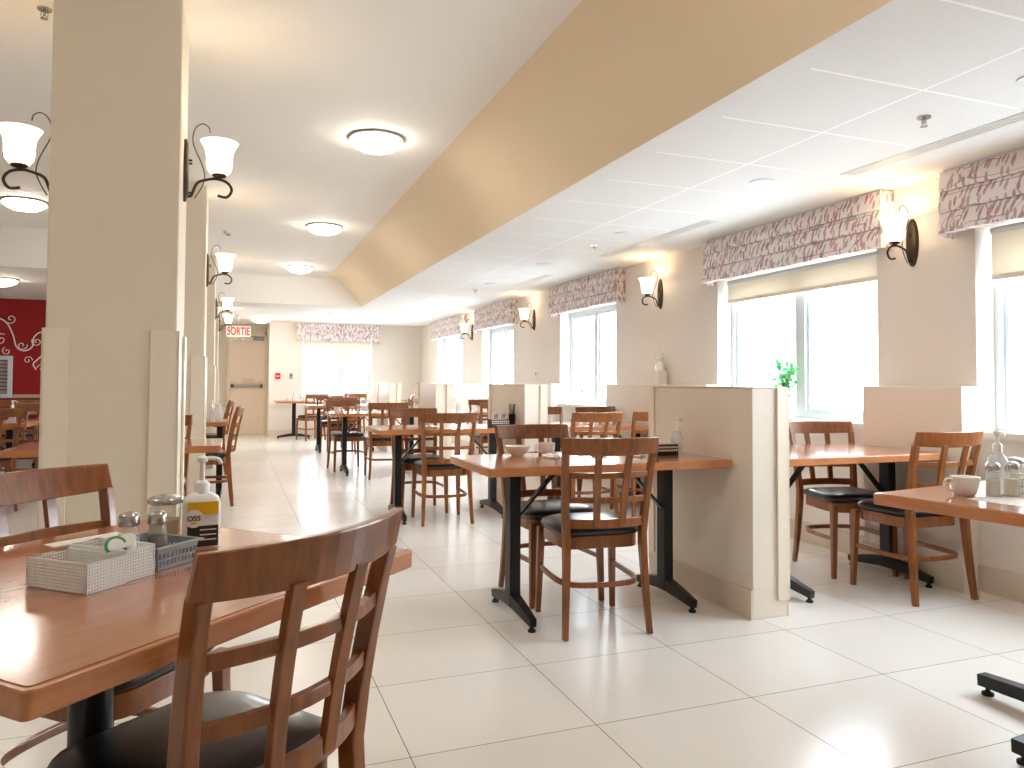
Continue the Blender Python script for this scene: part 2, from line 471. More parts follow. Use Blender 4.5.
# ------------------------------------------------------------------ furniture
def make_chair():
    r = thing('dining_chair', (0, 0, 0))
    HW = lambda z: .182+.030*max(0, (z-.43)/.45)
    def YB_(z):
        if z < .45: return -.245+.042*(z/.45)**.8
        t = (z-.45)/.43; return -.203-.035*t-.045*t*t
    BUL = .052
    def arc(z, x): h = HW(z); return YB_(z)-BUL*(1-(x/h)**2)
    # back posts
    for s in (-1, 1):
        zs = [0, .1, .2, .3, .4, .45, .55, .65, .75, .815]
        scl = [.78, .85, .93, 1, 1.08, 1.08, 1.0, .95, .9, .88]
        path = [(s*(HW(z) if z > .43 else .182+.018*(1-z/.43)**1.5), YB_(z), z) for z in zs]
        MB().sweep(path, .030, .038, (1, 0, 0), scl).build('back_leg', M['wood'], r, .004)
    # front legs
    for s in (-1, 1):
        MB().sweep([(s*.195, .178, 0), (s*.190, .172, .2), (s*.185, .165, .42)], .036, .036, (1, 0, 0), [.68, .85, 1]).build('front_leg', M['wood'], r, .004)
    # top rail
    m = MB(); rings = []
    for i in range(13):
        x = -.224+.448*i/12; q = 1-(x/.224)**2; h = .036+.004*q
        zc = .842+.004*(1-q)
        y = YB_(zc)-BUL*q+.004
        dy = BUL*2*x/.224**2; tn = Vector((1, dy, 0)).normalized(); nr = Vector((-tn.y, tn.x, 0))
        lean = .010
        rings.append([Vector((x, y, zc-h))+nr*.013+Vector((0, lean, 0)), Vector((x, y, zc+h))+nr*.010-Vector((0, lean, 0)), Vector((x, y, zc+h))-nr*.010-Vector((0, lean, 0)), Vector((x, y, zc-h))-nr*.013+Vector((0, lean, 0))])
    m.loft(rings, False).build('top_rail', M['wood'], r, .004)
    for z, h in ((.715, .026), (.605, .026), (.500, .040)):
        path = [(x, arc(z, x), z) for x in [-HW(z)+2*HW(z)*i/10 for i in range(11)]]
        MB().sweep(path, h, .015, (0, 0, 1)).build('back_rail', M['wood'], r, .002)
    for s in (-1, 1):
        path = [(s*(.060+.012*(z-.5)/.33), arc(z, s*.066)-.006, z) for z in [.49+.325*i/8 for i in range(9)]]
        MB().sweep(path, .030, .016, (1, 0, 0)).build('back_slat', M['wood'], r, .002)
    # seat frame and cushion: rounded trapezoid
    def outline(g):
        pts = []
        cs = [(-.180-g, -.175-g, .06), (.180+g, -.175-g, .06), (.190+g, .165+g, .09), (-.190-g, .165+g, .09)]
        for i, (x, y, rad) in enumerate(cs):
            a0 = [PI, 1.5*PI, 0, .5*PI][i]; sx = -1 if x < 0 else 1; sy = -1 if y < 0 else 1
            cx, cy = x-sx*rad, y-sy*rad
            for k in range(6): a = a0+k/5*PI/2; pts.append((cx+rad*math.cos(a), cy+rad*math.sin(a)))
        # belly the front
        return [(x, y+(.02*(1-(x/.2)**2) if y > .1 else 0)) for x, y in pts]
    o_, i_ = outline(.004), outline(-.012)
    MB().prism(o_, .375, .432, True).build('seat_frame', M['wood'], r, .003)
    rings = []
    for g, z in ((.000, .432), (.012, .440), (.016, .452), (.010, .466), (-.015, .476), (-.06, .482), (-.13, .484)):
        o0 = outline(min(g, .016) if g > -.02 else -.012); k = 1 if g > -.02 else 1+(g+.012)/.19
        rings.append([(x*k, y*k, z) for x, y in o0])
    MB().loft(rings).build('seat_cushion', M['vinyl'], r)
    # bent stretcher: from the front legs round behind
    pts = [(-.188, .165, .225), (-.190, .0, .222), (-.180, -.12, .222), (-.13, -.195, .222), (0, -.215, .222), (.13, -.195, .222), (.180, -.12, .222), (.190, .0, .222), (.188, .165, .225)]
    MB().sweep(spline(pts, 5), .024, .016, (0, 0, 1)).build('stretcher', M['wood'], r, .003)
    return r
chair = make_chair()
def chairp(x, y, deg, label, group='cherry lattice back dining chairs'):
    return place(chair, (x, y, 0), math.radians(deg), label, 'chair', group)

def rrect(w, d, r, n=5):
    pts = []
    for i, (sx, sy) in enumerate(((-1, -1), (1, -1), (1, 1), (-1, 1))):
        a0 = [PI, 1.5*PI, 0, .5*PI][i]; cx, cy = sx*(w/2-r), sy*(d/2-r)
        for k in range(n+1): a = a0+k/n*PI/2; pts.append((cx+r*math.cos(a), cy+r*math.sin(a)))
    return pts
def table_top(r, w, d, rad=.008):
    MB().prism(rrect(w, d, rad), .707, .7445, True).build('table_edge', M['edge'], r, .003)
    MB().prism(rrect(w-.022, d-.022, rad*.8), .7445, .7458, True).build('tabletop', M['top'], r)
def trestle_table(x, y, L, W, px, label, deg=0, group='trestle dining tables'):
    """L along local X; px = local x of the two posts"""
    r = thing('dining_table', (x, y, 0), math.radians(deg), label, 'table', group)
    table_top(r, L, W)
    for p in px:
        s = 1 if p < 0 else -1
        MB().box(p-.027, p+.027, -.036, .036, .05, .70).build('post', M['black'], r, .003)
        m = MB(); hl = W/2-.05
        for q in (-1, 1):
            m.sweep([(p, q*.0, .085), (p, q*hl*.5, .066), (p, q*hl, .042)], .050, .060, (1, 0, 0), [1.05, .85, .62])
        foot = m.build('foot', M['black'], r, .002)
        for q in (-1, 1): MB().lathe([(.010, .03), (.010, .012), (.018, .010), (.018, 0)], (p, q*(hl-.02), 0), 12).build('glide', M['rubber'], foot)
        MB().sweep([(p+s*.02, 0, .47), (p+s*.24, 0, .70)], .034, .012, (0, 1, 0)).build('brace', M['black'], r)
        MB().box(p-.05, p+.05, -hl*.8, hl*.8, .695, .708).build('mounting_plate', M['black'], r)
    return r

def pedestal_table(x, y, w, d, deg, label, arm=.39, armrot=0, ox=0, group='square pedestal tables'):
    r = thing('dining_table', (x, y, 0), math.radians(deg), label, 'table', group)
    table_top(r, w, d, .012)
    MB().lathe([(.045, .06), (.040, .09), (.038, .12), (.038, .69)], (ox, 0, 0), 28).build('post', M['black'], r)
    MB().box(ox-.16, ox+.16, -.16, .16, .69, .708).build('mounting_plate', M['black'], r)
    m = MB(); a0 = math.radians(armrot)
    for k in range(4):
        a = a0+k*PI/2; u = Vector((math.cos(a), math.sin(a), 0))
        m.sweep([u*.0+Vector((ox, 0, .065)), u*arm*.5+Vector((ox, 0, .058)), u*arm+Vector((ox, 0, .050))], .052, .046, u.cross(Vector((0, 0, 1))), [1, 1, .9])
    f = m.build('foot', M['black'], r, .003)
    for k in range(4):
        a = a0+k*PI/2; MB().lathe([(.008, .03), (.008, .014), (.020, .010), (.020, 0)], (ox+math.cos(a)*(arm-.025), math.sin(a)*(arm-.025), 0), 12).build('glide', M['rubber'], f)
    return r

# tables ---------------------------------------------------------------
A45 = 44.0
T0 = pedestal_table(-.215, 1.654, .855, .85, A45, 'square cherry table with condiment baskets in the left foreground', .34, 45, -.038)
trestle_table(1.687, 3.370, 1.268, .63, (-.407, .443), 'cherry trestle table set against the near partition with bowl and cup')
trestle_table(1.70, 6.085, 1.24, .70, (-.41, .42), 'cherry trestle table against the second partition, with black cutlery caddy')
trestle_table(1.71, 9.25, 1.22, .66, (-.41, .42), 'cherry trestle table third back down the aisle, left of the third partition')
trestle_table(1.72, 12.25, 1.20, .66, (-.41, .42), 'cherry trestle table fourth back, in front of the far window')
trestle_table(1.15, 15.20, .92, .72, (-.02,), 'farthest cherry table, standing in the corner beside the exit door wall', 90)
trestle_table(3.125, 3.330, 1.15, .68, (-.33, .50), 'cherry trestle table between near partition and window wall', group='window side tables')
trestle_table(3.125, 6.10, 1.15, .68, (-.40, .42), 'cherry trestle table on the window side behind the second partition, four chairs around it', group='window side tables')
trestle_table(3.125, 9.20, 1.15, .68, (-.40, .42), 'cherry trestle table on the window side behind the third partition', group='window side tables')
pedestal_table(2.615, 1.565, .93, .98, 9.5, 'cherry table cut off by the right edge with glass shakers and mug', .40, -8, -.03)
trestle_table(-.60, 4.95, 1.10, .62, (-.36, .16), 'cherry table peeking out right behind the near column', group='column side tables')
trestle_table(-.60, 7.62, 1.16, .62, (-.40, .50), 'cherry table peeking out behind the second column', group='column side tables')
trestle_table(-.85, 9.85, 1.00, .60, (-.3, .3), 'cherry table in the gap before the third column', group='column side tables')
trestle_table(-2.28, 7.95, 1.2, .66, (-.4, .4), 'cherry table at far left in front of the red wall', group='left room tables')
trestle_table(-2.75, 11.3, 1.3, .66, (-.4, .4), 'cherry table beside the dark red bench at the red wall', group='left room tables')

# chairs -----------------------------------------------------------------
chairp(-.050, 1.476, 40, 'large cherry lattice chair in the left foreground, back towards the viewer')
chairp(-.262, 2.068, -130, 'cherry chair at far left corner of the foreground table, facing the viewer')
chairp(1.596, 3.19, -5.8, 'cherry chair on the near side of the table by the near partition')
chairp(1.603, 3.625, 181, 'cherry chair on the far side of the near partition table, behind the bowl')
chairp(1.610, 5.90, -2, 'cherry chair on the near side of the second aisle table')
chairp(1.545, 6.36, 180, 'cherry chair on the far side of the second aisle table')
chairp(1.70, 8.80, -2, 'cherry chair on the near side of the third aisle table')
chairp(1.39, 9.62, 184, 'cherry chair on the far side of the third aisle table')
chairp(1.62, 11.90, -3, 'cherry chair on the near side of the fourth aisle table')
chairp(1.56, 12.60, 180, 'cherry chair on the far side of the fourth aisle table')
chairp(1.42, 14.75, 20, 'cherry chair in front of the farthest corner table')
chairp(2.25, 14.9, 160, 'cherry chair below the far window, right of the corner table')
chairp(2.74, 13.15, 82, 'orange lit cherry chair seen side on behind the last partition')
chairp(3.49, 3.51, 168, 'cherry chair at the window side table facing the viewer, beside the sill')
chairp(3.455, 3.055, -2, 'cherry chair at right with its back to the viewer, before the wall box')
chairp(2.80, 5.70, -2, 'left of two near chairs at the window table behind the second partition')
chairp(3.36, 5.70, -2, 'right of two near chairs at the window table, half hidden by near partition')
chairp(2.87, 6.50, 180, 'left of two far chairs at the window table behind the second partition')
chairp(3.47, 6.50, 180, 'right of two far chairs at the window table, under the figurine')
chairp(3.05, 8.82, -2, 'near chair of the third window side table')
chairp(3.30, 9.60, 178, 'far chair of the third window side table')
chairp(-.225, 7.34, 90, 'cherry chair seen side on at the end of second column table')
chairp(-.30, 9.75, 92, 'cherry chair seen side on farther along the columns')
chairp(-.48, 5.42, 180, 'cherry chair behind the near column table, only its post showing')
chairp(-2.05, 8.55, 150, 'cherry chair at far left behind the left room table')
chairp(-1.98, 7.62, 20, 'cherry chair at the left frame edge, tucked at the left room table')
chairp(-2.45, 10.75, 10, 'cherry chair in front of the dark red bench')

# bench with dark red vinyl by the red wall
r = thing('bench', (-2.55, 12.5, 0), 0, 'dark red vinyl bench along the red wall', 'bench')
MB().box(-1.0, 1.0, -.25, .25, .40, .50).build('seat', M['seatred'], r, .02)
MB().box(-1.0, 1.0, .24, .34, .50, .86).build('backrest', M['seatred'], r, .02)
MB().box(-1.0, 1.0, -.20, .24, .0, .40).build('base', M['darkwood'], r, .004)

# ------------------------------------------------------------------ lights
def make_sconce():
    r = thing('wall_sconce', (0, 0, 0))
    m = MB(); rings = []
    for x, k in ((0, 1), (.010, 1), (.018, .8), (.020, .6)):
        rings.append([(x, .042*k*math.cos(2*PI*i/28), .012+.145*(k*.25+.75)*math.sin(2*PI*i/28)*(1 if k == 1 else k**.4)) for i in range(28)])
    m.loft(rings).build('backplate', M['bronze'], r)
    m = MB()
    for z in (.06, .045, -.09): m.tube([(.018, 0, z), (.034, 0, z)], .005, 8)
    m.build('screw', M['bronze'], r)
    arm = spline([(.018, 0, -.105), (.033, 0, -.100), (.056, 0, -.043), (.096, 0, -.023), (.140, 0, -.015), (.185, 0, -.028), (.205, 0, -.062), (.184, 0, -.096), (.145, 0, -.092)], 6)
    MB().tube(arm, .0065, 8).build('arm', M['bronze'], r)
    MB().tube(spline([(.046, 0, -.115), (.080, 0, -.05), (.088, 0, .0), (.070, 0, .06), (.043, 0, .12), (.035, 0, .168), (.048, 0, .215), (.076, 0, .235), (.102, 0, .222), (.108, 0, .197)], 6), .0028, 6).build('scroll', M['bronze'], r)
    MB().lathe([(.006, -.022), (.008, -.012), (.026, -.006), (.034, .002), (.030, .008)], (.150, 0, 0), 20).build('shade_holder', M['bronze'], r)
    pr = [(.018, .004), (.038, .008), (.052, .026), (.057, .054), (.057, .086), (.062, .116), (.074, .142), (.083, .156)]
    MB().lathe(pr+[(a-.004, b) for a, b in pr[::-1]], (.150, 0, 0), 32).build('glass_shade', M['shade'], r)
    return r
sconce = make_sconce()
def bulb(x, y, z, e, rad=.03, col=(1, .80, .55)):
    l = bpy.data.lights.new('lamp_bulb', 'POINT'); l.energy = e; l.shadow_soft_size = rad; l.color = col
    o = bpy.data.objects.new('lamp_bulb', l); C.objects.link(o); o.location = (x, y, z)
def sconcep(x, y, z, deg, label, e=.9):
    place(sconce, (x, y, z), math.radians(deg), label, 'wall lamp', 'bronze scroll sconces with bell glass shades')
    a = math.radians(deg); bulb(x+.15*math.cos(a), y+.15*math.sin(a), z+.12, e)
for y, l in ((3.67, 'lit bronze sconce on the right side of the nearest column'), (6.93, 'lit bronze sconce on the second column'), (10.58, 'lit bronze sconce on the third column'), (13.2, 'lit bronze sconce on the farthest column above the exit sign')):
    sconcep(-.22, y, 2.07, 0, l)
sconcep(-.70, 3.62, 2.02, 180, 'lit bronze sconce on the left side of the nearest column')
for y, l in ((3.32, 'lit bronze sconce between the two nearest windows'), (6.14, 'lit bronze sconce above the white figurine'), (9.32, 'lit bronze sconce between the third and fourth windows'), (12.10, 'farthest lit bronze sconce on the window wall'), (.92, 'bronze sconce on the window wall beyond the right frame edge')):
    sconcep(XW, y, 1.965, 180, l)

def make_dome():
    r = thing('ceiling_lamp', (0, 0, 0))
    MB().lathe([(.06, 0), (.185, 0), (.190, -.012), (.178, -.020), (.06, -.020)], n=40).build('mounting_ring', M['chrome'], r)
    MB().lathe([(.172, -.018), (.175, -.028), (.150, -.055), (.105, -.078), (.05, -.090), (.008, -.093)], n=40).build('glass_dome', M['dome'], r)
    MB().lathe([(.010, -.092), (.012, -.10), (.004, -.108)], n=12).build('finial', M['chrome'], r)
    return r
dome = make_dome()
DG = 'domed ceiling lamps'
for x, y, z, l in ((.885, 4.95, ZU, 'nearest domed ceiling lamp in the middle aisle'), (.885, 7.97, ZU, 'second domed ceiling lamp in the middle aisle'), (.885, 10.95, ZU, 'third domed ceiling lamp in the middle aisle'),
                   (.50, 14.9, ZL, 'domed ceiling lamp close to the exit door'), (1.70, 13.6, ZL, 'domed ceiling lamp in front of the far window'), (-1.80, 7.88, ZU, 'domed ceiling lamp in the left room'), (-2.6, 10.4, ZL, 'domed ceiling lamp before the red wall'), (.90, 1.5, ZU, 'added domed lamp overhead, out of view, front light for the foreground'), (-1.70, 1.9, ZU, 'domed ceiling lamp overhead left of the nearest column')):  # the near aisle dome is an added, unseen lamp that brightens the foreground
    place(dome, (x, y, z), 0, l, 'ceiling lamp', DG)
def make_down():
    r = thing('recessed_downlight', (0, 0, 0))
    MB().lathe([(.055, 0), (.072, 0), (.072, -.006), (.058, -.006)], n=28).build('trim_ring', M['white'], r)
    MB().lathe([(.001, -.003), (.056, -.003), (.056, -.001)], n=28).build('lens', M['down'], r)
    return r
dl = make_down()
for y in (1.97, 3.60, 5.27, 6.93, 8.58, 10.2, 11.85, 13.5):
    n_ = {1.97: 'nearest', 3.60: 'second', 5.27: 'third', 6.93: 'fourth', 8.58: 'fifth', 10.2: 'sixth', 11.85: 'seventh', 13.5: 'farthest'}[y]
    place(dl, (2.95, y, ZL), 0, n_+' recessed downlight in the panel ceiling along the windows', 'downlight', 'recessed downlights')
# sprinklers and detector
def make_sprinkler():
    r = thing('sprinkler', (0, 0, 0))
    MB().lathe([(.004, 0), (.030, 0), (.028, -.006), (.010, -.008)], n=20).build('escutcheon', M['chrome'], r)
    m = MB(); m.tube([(0, 0, -.006), (0, 0, -.03)], .006, 8); m.tube([(-.012, 0, -.01), (-.014, 0, -.03), (0, 0, -.042)], .002, 6); m.tube([(.012, 0, -.01), (.014, 0, -.03), (0, 0, -.042)], .002, 6)
    m.build('body', M['chrome'], r)
    MB().lathe([(.001, -.042), (.016, -.042), (.016, -.044), (.001, -.045)], n=14).build('deflector', M['chrome'], r)
    return r
sp = make_sprinkler()
for x, y, z, l in ((2.91, 2.45, ZL, 'chrome sprinkler head in the panel ceiling at upper right'), (2.95, 5.80, ZL, 'chrome sprinkler head beside the third downlight'), (2.95, 9.2, ZL, 'small sprinkler head farther along the panel ceiling'), (-.80, 3.75, ZU, 'chrome sprinkler head left of the nearest column top')):
    place(sp, (x, y, z), 0, l, 'sprinkler', 'ceiling sprinklers')
r = thing('smoke_detector', (-.06, 8.65, ZU), 0, 'white smoke detector on the ceiling beside the second column sconce', 'smoke detector')
MB().lathe([(.001, 0), (.055, 0), (.055, -.012), (.04, -.03), (.001, -.034)], n=28).build('housing', M['white'], r)
MB().lathe([(.02, -.032), (.022, -.045), (.001, -.047)], n=16).build('sensor', M['grey'], r)
# linear slot diffusers
for a, b, l in ((1.7, 3.3, 'nearest linear slot air vent beside the window valances'), (4.6, 6.3, 'second linear slot air vent along the ceiling'), (7.6, 9.3, 'farther linear slot air vent along the ceiling')):
    r = thing('slot_vent', (3.31, (a+b)/2, ZL), 0, l, 'air vent', 'linear slot vents')
    h = (b-a)/2
    MB().box(-.05, .05, -h, h, -.004, 0).build('vent_frame', M['white'], r)
    for k in (-1, 0, 1): MB().box(k*.028-.006, k*.028+.006, -h+.02, h-.02, -.0055, -.0035).build('slot', M['base'], r)

# exit sign ---------------------------------------------------------------
r = thing('exit_sign', (.10, 14.35, 0), 0, 'white exit sign with red letters hanging before the door', 'exit sign')
MB().box(-.21, .21, -.03, .03, 1.93, 2.12).build('sign_box', M['signw'], r, .004)
MB().box(-.010, .010, -.010, .010, 2.12, ZL).build('hanger', M['white'], r)
text_mesh('lettering', 'SORTIE', .20, M['signr'], r, (0, -.033, 2.022), (PI/2, 0, 0)).scale = (.60, 1, 1)
# small wall devices
r = thing('fire_alarm', (.87, YF, 1.235), 0, 'small red fire alarm pull on the far wall', 'fire alarm')
MB().box(-.05, .05, -.04, 0, -.06, .06).build('housing', M['redp'], r, .005)
MB().box(-.03, .03, -.048, -.04, -.015, .005).build('pull_bar', M['white'], r)
r = thing('thermostat', (1.13, YF, 1.235), 0, 'small grey thermostat right of the red fire alarm', 'thermostat')
MB().box(-.03, .03, -.03, 0, -.06, .06).build('housing', M['grey'], r, .004)
MB().box(-.018, .018, -.034, -.03, 0, .03).build('display', M['dark'], r)
r = thing('light_switch', (XW, 9.25, 1.24), 0, 'small wall switch under the sconce between third and fourth windows', 'switch')
MB().box(-.008, 0, -.035, .035, -.06, .06).build('cover_plate', M['white'], r, .002)
MB().box(-.016, -.008, -.01, .01, -.02, .02).build('toggle', M['grey'], r)

# valances and blinds -------------------------------------------------------
def valance(a, b, label, far=False):
    L = b-a; zt, zb = ZL-.012, 1.965
    r = thing('window_valance', (0, 0, 0), 0, label, 'valance', 'leaf print window valances')
    # front with three soft tiers, U-shaped wrap
    prof = []  # (outward, z)
    tiers = 3; h = (zt-zb)/tiers
    for k in range(tiers):
        z1 = zt-k*h; z0 = z1-h
        for t in (0, .15, .5, .85, .97):
            prof.append((.105+.020*math.sin(min(1, t)*PI*.62)+(.004*k), z1-h*t))
        prof.append((.102+.004*k, z0+.0015))
    prof.append((.10, zb))
    th = .006
    def strip(u, endk):
        return [(u, o, z) for o, z in prof]
    us = [a+L*i/24 for i in range(25)]
    def mp(u, o, z):
        return (u, YF-o, z) if far else (XW-o, u, z)
    m = MB(); vs = []; n = len(prof)
    for i, u in enumerate(us):
        wob = .003*math.sin(i*2.1)+.002*math.sin(i*.9)
        for o, z in prof: vs.append(mp(u, o+wob, z-(.004*math.sin(i*.8) if z < zb+.01 else 0)))
    for i, u in enumerate(us):
        wob = .003*math.sin(i*2.1)+.002*math.sin(i*.9)
        for o, z in prof: vs.append(mp(u, o+wob-th, z-(.004*math.sin(i*.8) if z < zb+.01 else 0)))
    N = len(us)*n; fs = []
    for i in range(len(us)-1):
        for j in range(n-1):
            p = i*n+j; fs.append((p, p+1, p+n+1, p+n)); fs.append((N+p, N+p+n, N+p+n+1, N+p+1))
        p = i*n+n-1; fs.append((p, p+n, N+p+n, N+p)); q = i*n; fs.append((q, q+n, N+q+n, N+q))
    m.add(vs, fs, True)
    m.build('fabric_front', M['fabric'], r)
    for u0, u1, dz, dd in ((a, a+.012, .0, .0), (b-.012, b, .018, .0)):
        m = MB(); vs = []
        segs = 6; rings = []
        for u in (u0, u1):
            for k in range(segs+1):
                o = .004+(.108)*k/segs; w = .004*math.sin(k*2.2)
                vs += [mp(u+w, o, zt), mp(u+w, o, zb-dz*(.4+.6*abs(math.sin(k*1.3))))]
        q = 2*(segs+1); fs = []
        for k in range(segs):
            p = 2*k; fs += [(p, p+1, p+3, p+2), (q+p, q+p+2, q+p+3, q+p+1), (p+1, q+p+1, q+p+3, p+3), (p, p+2, q+p+2, q+p)]
        fs += [(0, q, q+1, 1), (q-2, q-1, 2*q-1, 2*q-2)]
        m.add(vs, fs, True); m.build('fabric_return', M['fabric'], r)
    m = MB(); p0, p1 = mp(a+.01, .03, zt), mp(b-.01, .10, zt+.010)
    m.box(min(p0[0], p1[0]), max(p0[0], p1[0]), min(p0[1], p1[1]), max(p0[1], p1[1]), zt-.004, zt+.010); m.build('mounting_board', M['white'], r)
valance(1.12, 3.04, 'leaf print valance at upper right over the nearest window, cut by the frame')
valance(3.45, 5.28, 'leaf print valance over the large window left of the bright sconce')
valance(6.82, 8.56, 'leaf print valance over the third window back')
valance(9.95, 11.66, 'leaf print valance over the fourth window back')
valance(12.45, 14.48, 'leaf print valance over the farthest window on the window wall')
valance(1.23, 2.92, 'leaf print valance over the window in the far end wall', True)
def rblind(name_label, a, b, zb, far=False, top=1.99):
    r = thing('roller_blind', (0, 0, 0), 0, name_label, 'blind', 'translucent roller blinds')
    if far:
        B(a+.03, b-.03, YF+.075, YF+.078, zb, top).build('blind_sheet', M['blind'], r)
        B(a+.03, b-.03, YF+.068, YF+.084, zb-.018, zb+.006).build('bottom_bar', M['guard'], r, .003)
        MB().tube([(a+.03, YF+.08, top-.02), (b-.03, YF+.08, top-.02)], .018, 12).build('roller', M['white'], r)
    else:
        B(XW+.075, XW+.078, a+.04, b-.04, zb, top).build('blind_sheet', M['blind'], r)
        B(XW+.066, XW+.086, a+.04, b-.04, zb-.024, zb+.006).build('bottom_bar', M['guard'], r, .003)
        MB().tube([(XW+.08, a+.04, top-.02), (XW+.08, b-.04, top-.02)], .018, 12).build('roller', M['white'], r)
rblind('half lowered cream roller blind in the nearest window at right', 1.26, 2.92, 1.72)
rblind('half lowered cream roller blind in the large window', 3.59, 5.25, 1.82)
rblind('half lowered cream roller blind in the far end window', FX0, FX1, 1.63, True)

# ------------------------------------------------------------------ table ware
def make_pump(h=.15, rad=.035, mat='clear', pump_h=.075, square=False, name='sanitizer_bottle'):
    r = thing(name, (0, 0, 0))
    if square:
        pr = [(1, 0), (1.02, .01), (1.02, h*.80), (.92, h*.90), (.55, h*.97), (.38, h)]
        rings = [[(x*k, y*k, z) for x, y in rrect(rad*2, rad*1.5, rad*.3, 4)] for k, z in pr]
        MB().loft(rings).build('bottle', M[mat], r)
    else:
        MB().lathe([(rad*.9, 0), (rad, .006), (rad, h*.62), (rad*.93, h*.74), (rad*.7, h*.88), (rad*.42, h*.97), (rad*.40, h)], n=28).build('bottle', M[mat], r)
    MB().lathe([(rad*.42, h-.004), (rad*.44, h+.018), (rad*.30, h+.024), (.006, h+.026), (.005, h+pump_h*.7)], n=18).build('collar', M['plastic'], r)
    m = MB(); z = h+pump_h*.72
    m.lathe([(.006, z-.006), (.012, z-.003), (.012, z+.006), (.004, z+.010)], n=14)
    m.tube(spline([(0, 0, z+.002), (.018, 0, z+.004), (.034, 0, z), (.040, 0, z-.010)], 4), .0045, 8)
    m.build('pump_head', M['plastic'], r)
    return r
pump = make_pump(.125, .031)
def pumpp(x, y, z, deg, label, s=1.0):
    o = place(pump, (x, y, z), math.radians(deg), label, 'pump bottle', 'clear hand sanitizer pump bottles'); o.scale = (s, s, s); return o
ZTAB = .7460
pumpp(2.225, 3.40, ZTAB, 20, 'clear pump sanitizer bottle against the near partition beside the black caddy')
pumpp(2.50, 1.83, ZTAB, 10, 'clear pump sanitizer bottle on the right edge table behind the shakers', 1.15)
pumpp(-.17, 7.52, ZTAB, 40, 'small pump bottle on the table behind the second column')
pumpp(-1.88, 8.0, ZTAB, 0, 'small white pump bottle on the far left table before the red wall')
pumpp(1.30, 15.1, ZTAB, 0, 'pump bottle on the farthest corner table')
pumpp(1.78, 12.3, ZTAB, 0, 'pump bottle on the fourth aisle table')
pumpp(1.85, 9.30, ZTAB, 0, 'pump bottle on the third aisle table')
pumpp(2.78, 9.35, ZTAB, 0, 'pump bottle on the window side table behind the third partition')

# yellow labelled square bottle
bo = make_pump(.122, .039, 'plastic', .10, True, 'pump_bottle'); used.add(bo.name)
bo.location = (-.060, 1.842, ZTAB); bo.rotation_euler = (0, 0, math.radians(6))
tag(bo, 'square pump bottle with yellow and dark label behind the condiment basket', 'pump bottle')
y_ = -.0312
MB().box(-.031, .033, y_-.0012, y_+.001, .075, .103).build('yellow_band', M['yellow'], bo)
MB().box(-.031, .033, y_-.0012, y_+.001, .004, .050).build('dark_band', M['dark'], bo)
m = MB(); m.loft([[(-.018+.020*math.cos(2*PI*i/28), yy, .067+.020*math.sin(2*PI*i/28)) for i in range(28)] for yy in (y_-.0014, y_-.0024)], False)
rd = m.build('round_sticker', M['paper'], bo)
text_mesh('lettering', 'OSS', .016, M['dark'], rd, (-.018, y_-.0027, .067), (PI/2, 0, 0), .0003)
m = MB(); m.box(-.024, -.012, y_-.003, y_-.0022, .055, .059); m.build('sticker_spot', M['yellow'], rd)
for k in range(3): MB().box(-.005, .029, y_-.0018, y_-.0010, .040-k*.011, .0425-k*.011).build('label_rule', M['paper'], bo)

def make_shaker(fill):
    r = thing('salt_shaker', (0, 0, 0))
    MB().lathe([(.019, 0), (.021, .004), (.020, .040), (.016, .066), (.015, .072)], n=8).build('glass_body', M['glassjar'], r)
    MB().lathe([(.001, .003), (.0175, .003), (.0165, .046), (.001, .048)], n=8).build('contents', M[fill], r)
    MB().lathe([(.0165, .068), (.0175, .070), (.0175, .084), (.015, .089), (.008, .092), (.001, .0925)], n=22).build('metal_lid', M['chrome'], r)
    return r
salt = make_shaker('salt'); peps = make_shaker('pepper'); peps.name = 'pepper_shaker'
def shake(p, x, y, label, s=1.1, z=ZTAB):
    o = place(p, (x, y, z), random.random()*3, label, 'shaker', 'glass table shakers'); o.scale = (s, s, s)
shake(salt, -.190, 1.690, 'glass salt shaker standing in the grey basket, left of the pepper', 1.13, ZTAB+.004)
shake(peps, -.140, 1.705, 'glass pepper shaker standing in the grey basket', 1.1, ZTAB+.004)
shake(salt, 2.392, 1.768, 'left glass shaker with metal lid on the right edge table', 1.25)
shake(salt, 2.472, 1.760, 'right glass shaker with metal lid on the right edge table', 1.25)
shake(salt, 2.26, 6.20, 'shaker beside the second partition on the second aisle table')
shake(peps, 2.22, 6.28, 'pepper shaker behind the cutlery caddy on the second aisle table')
shake(salt, 1.45, 9.20, 'shaker on the third aisle table')
shake(salt, 1.40, 12.2, 'shaker on the fourth aisle table')
def make_jar():
    r = thing('sugar_jar', (0, 0, 0))
    MB().lathe([(.030, 0), (.033, .005), (.033, .085), (.028, .097)], n=26).build('glass_body', M['glassjar'], r)
    MB().lathe([(.001, .004), (.0305, .004), (.0305, .060), (.001, .062)], n=26).build('contents', M['cream'], r)
    MB().lathe([(.032, .095), (.037, .097), (.038, .104), (.033, .110), (.012, .116), (.001, .117)], n=26).build('metal_lid', M['chrome'], r)
    return r
jar = make_jar()
place(jar, (-.137, 1.870, ZTAB), 0, 'round glass jar with metal lid between shakers and yellow bottle', 'jar', 'glass sugar jars')
place(jar, (2.620, 1.86, ZTAB), 0, 'round glass jar with metal lid at the right frame edge', 'jar', 'glass sugar jars')

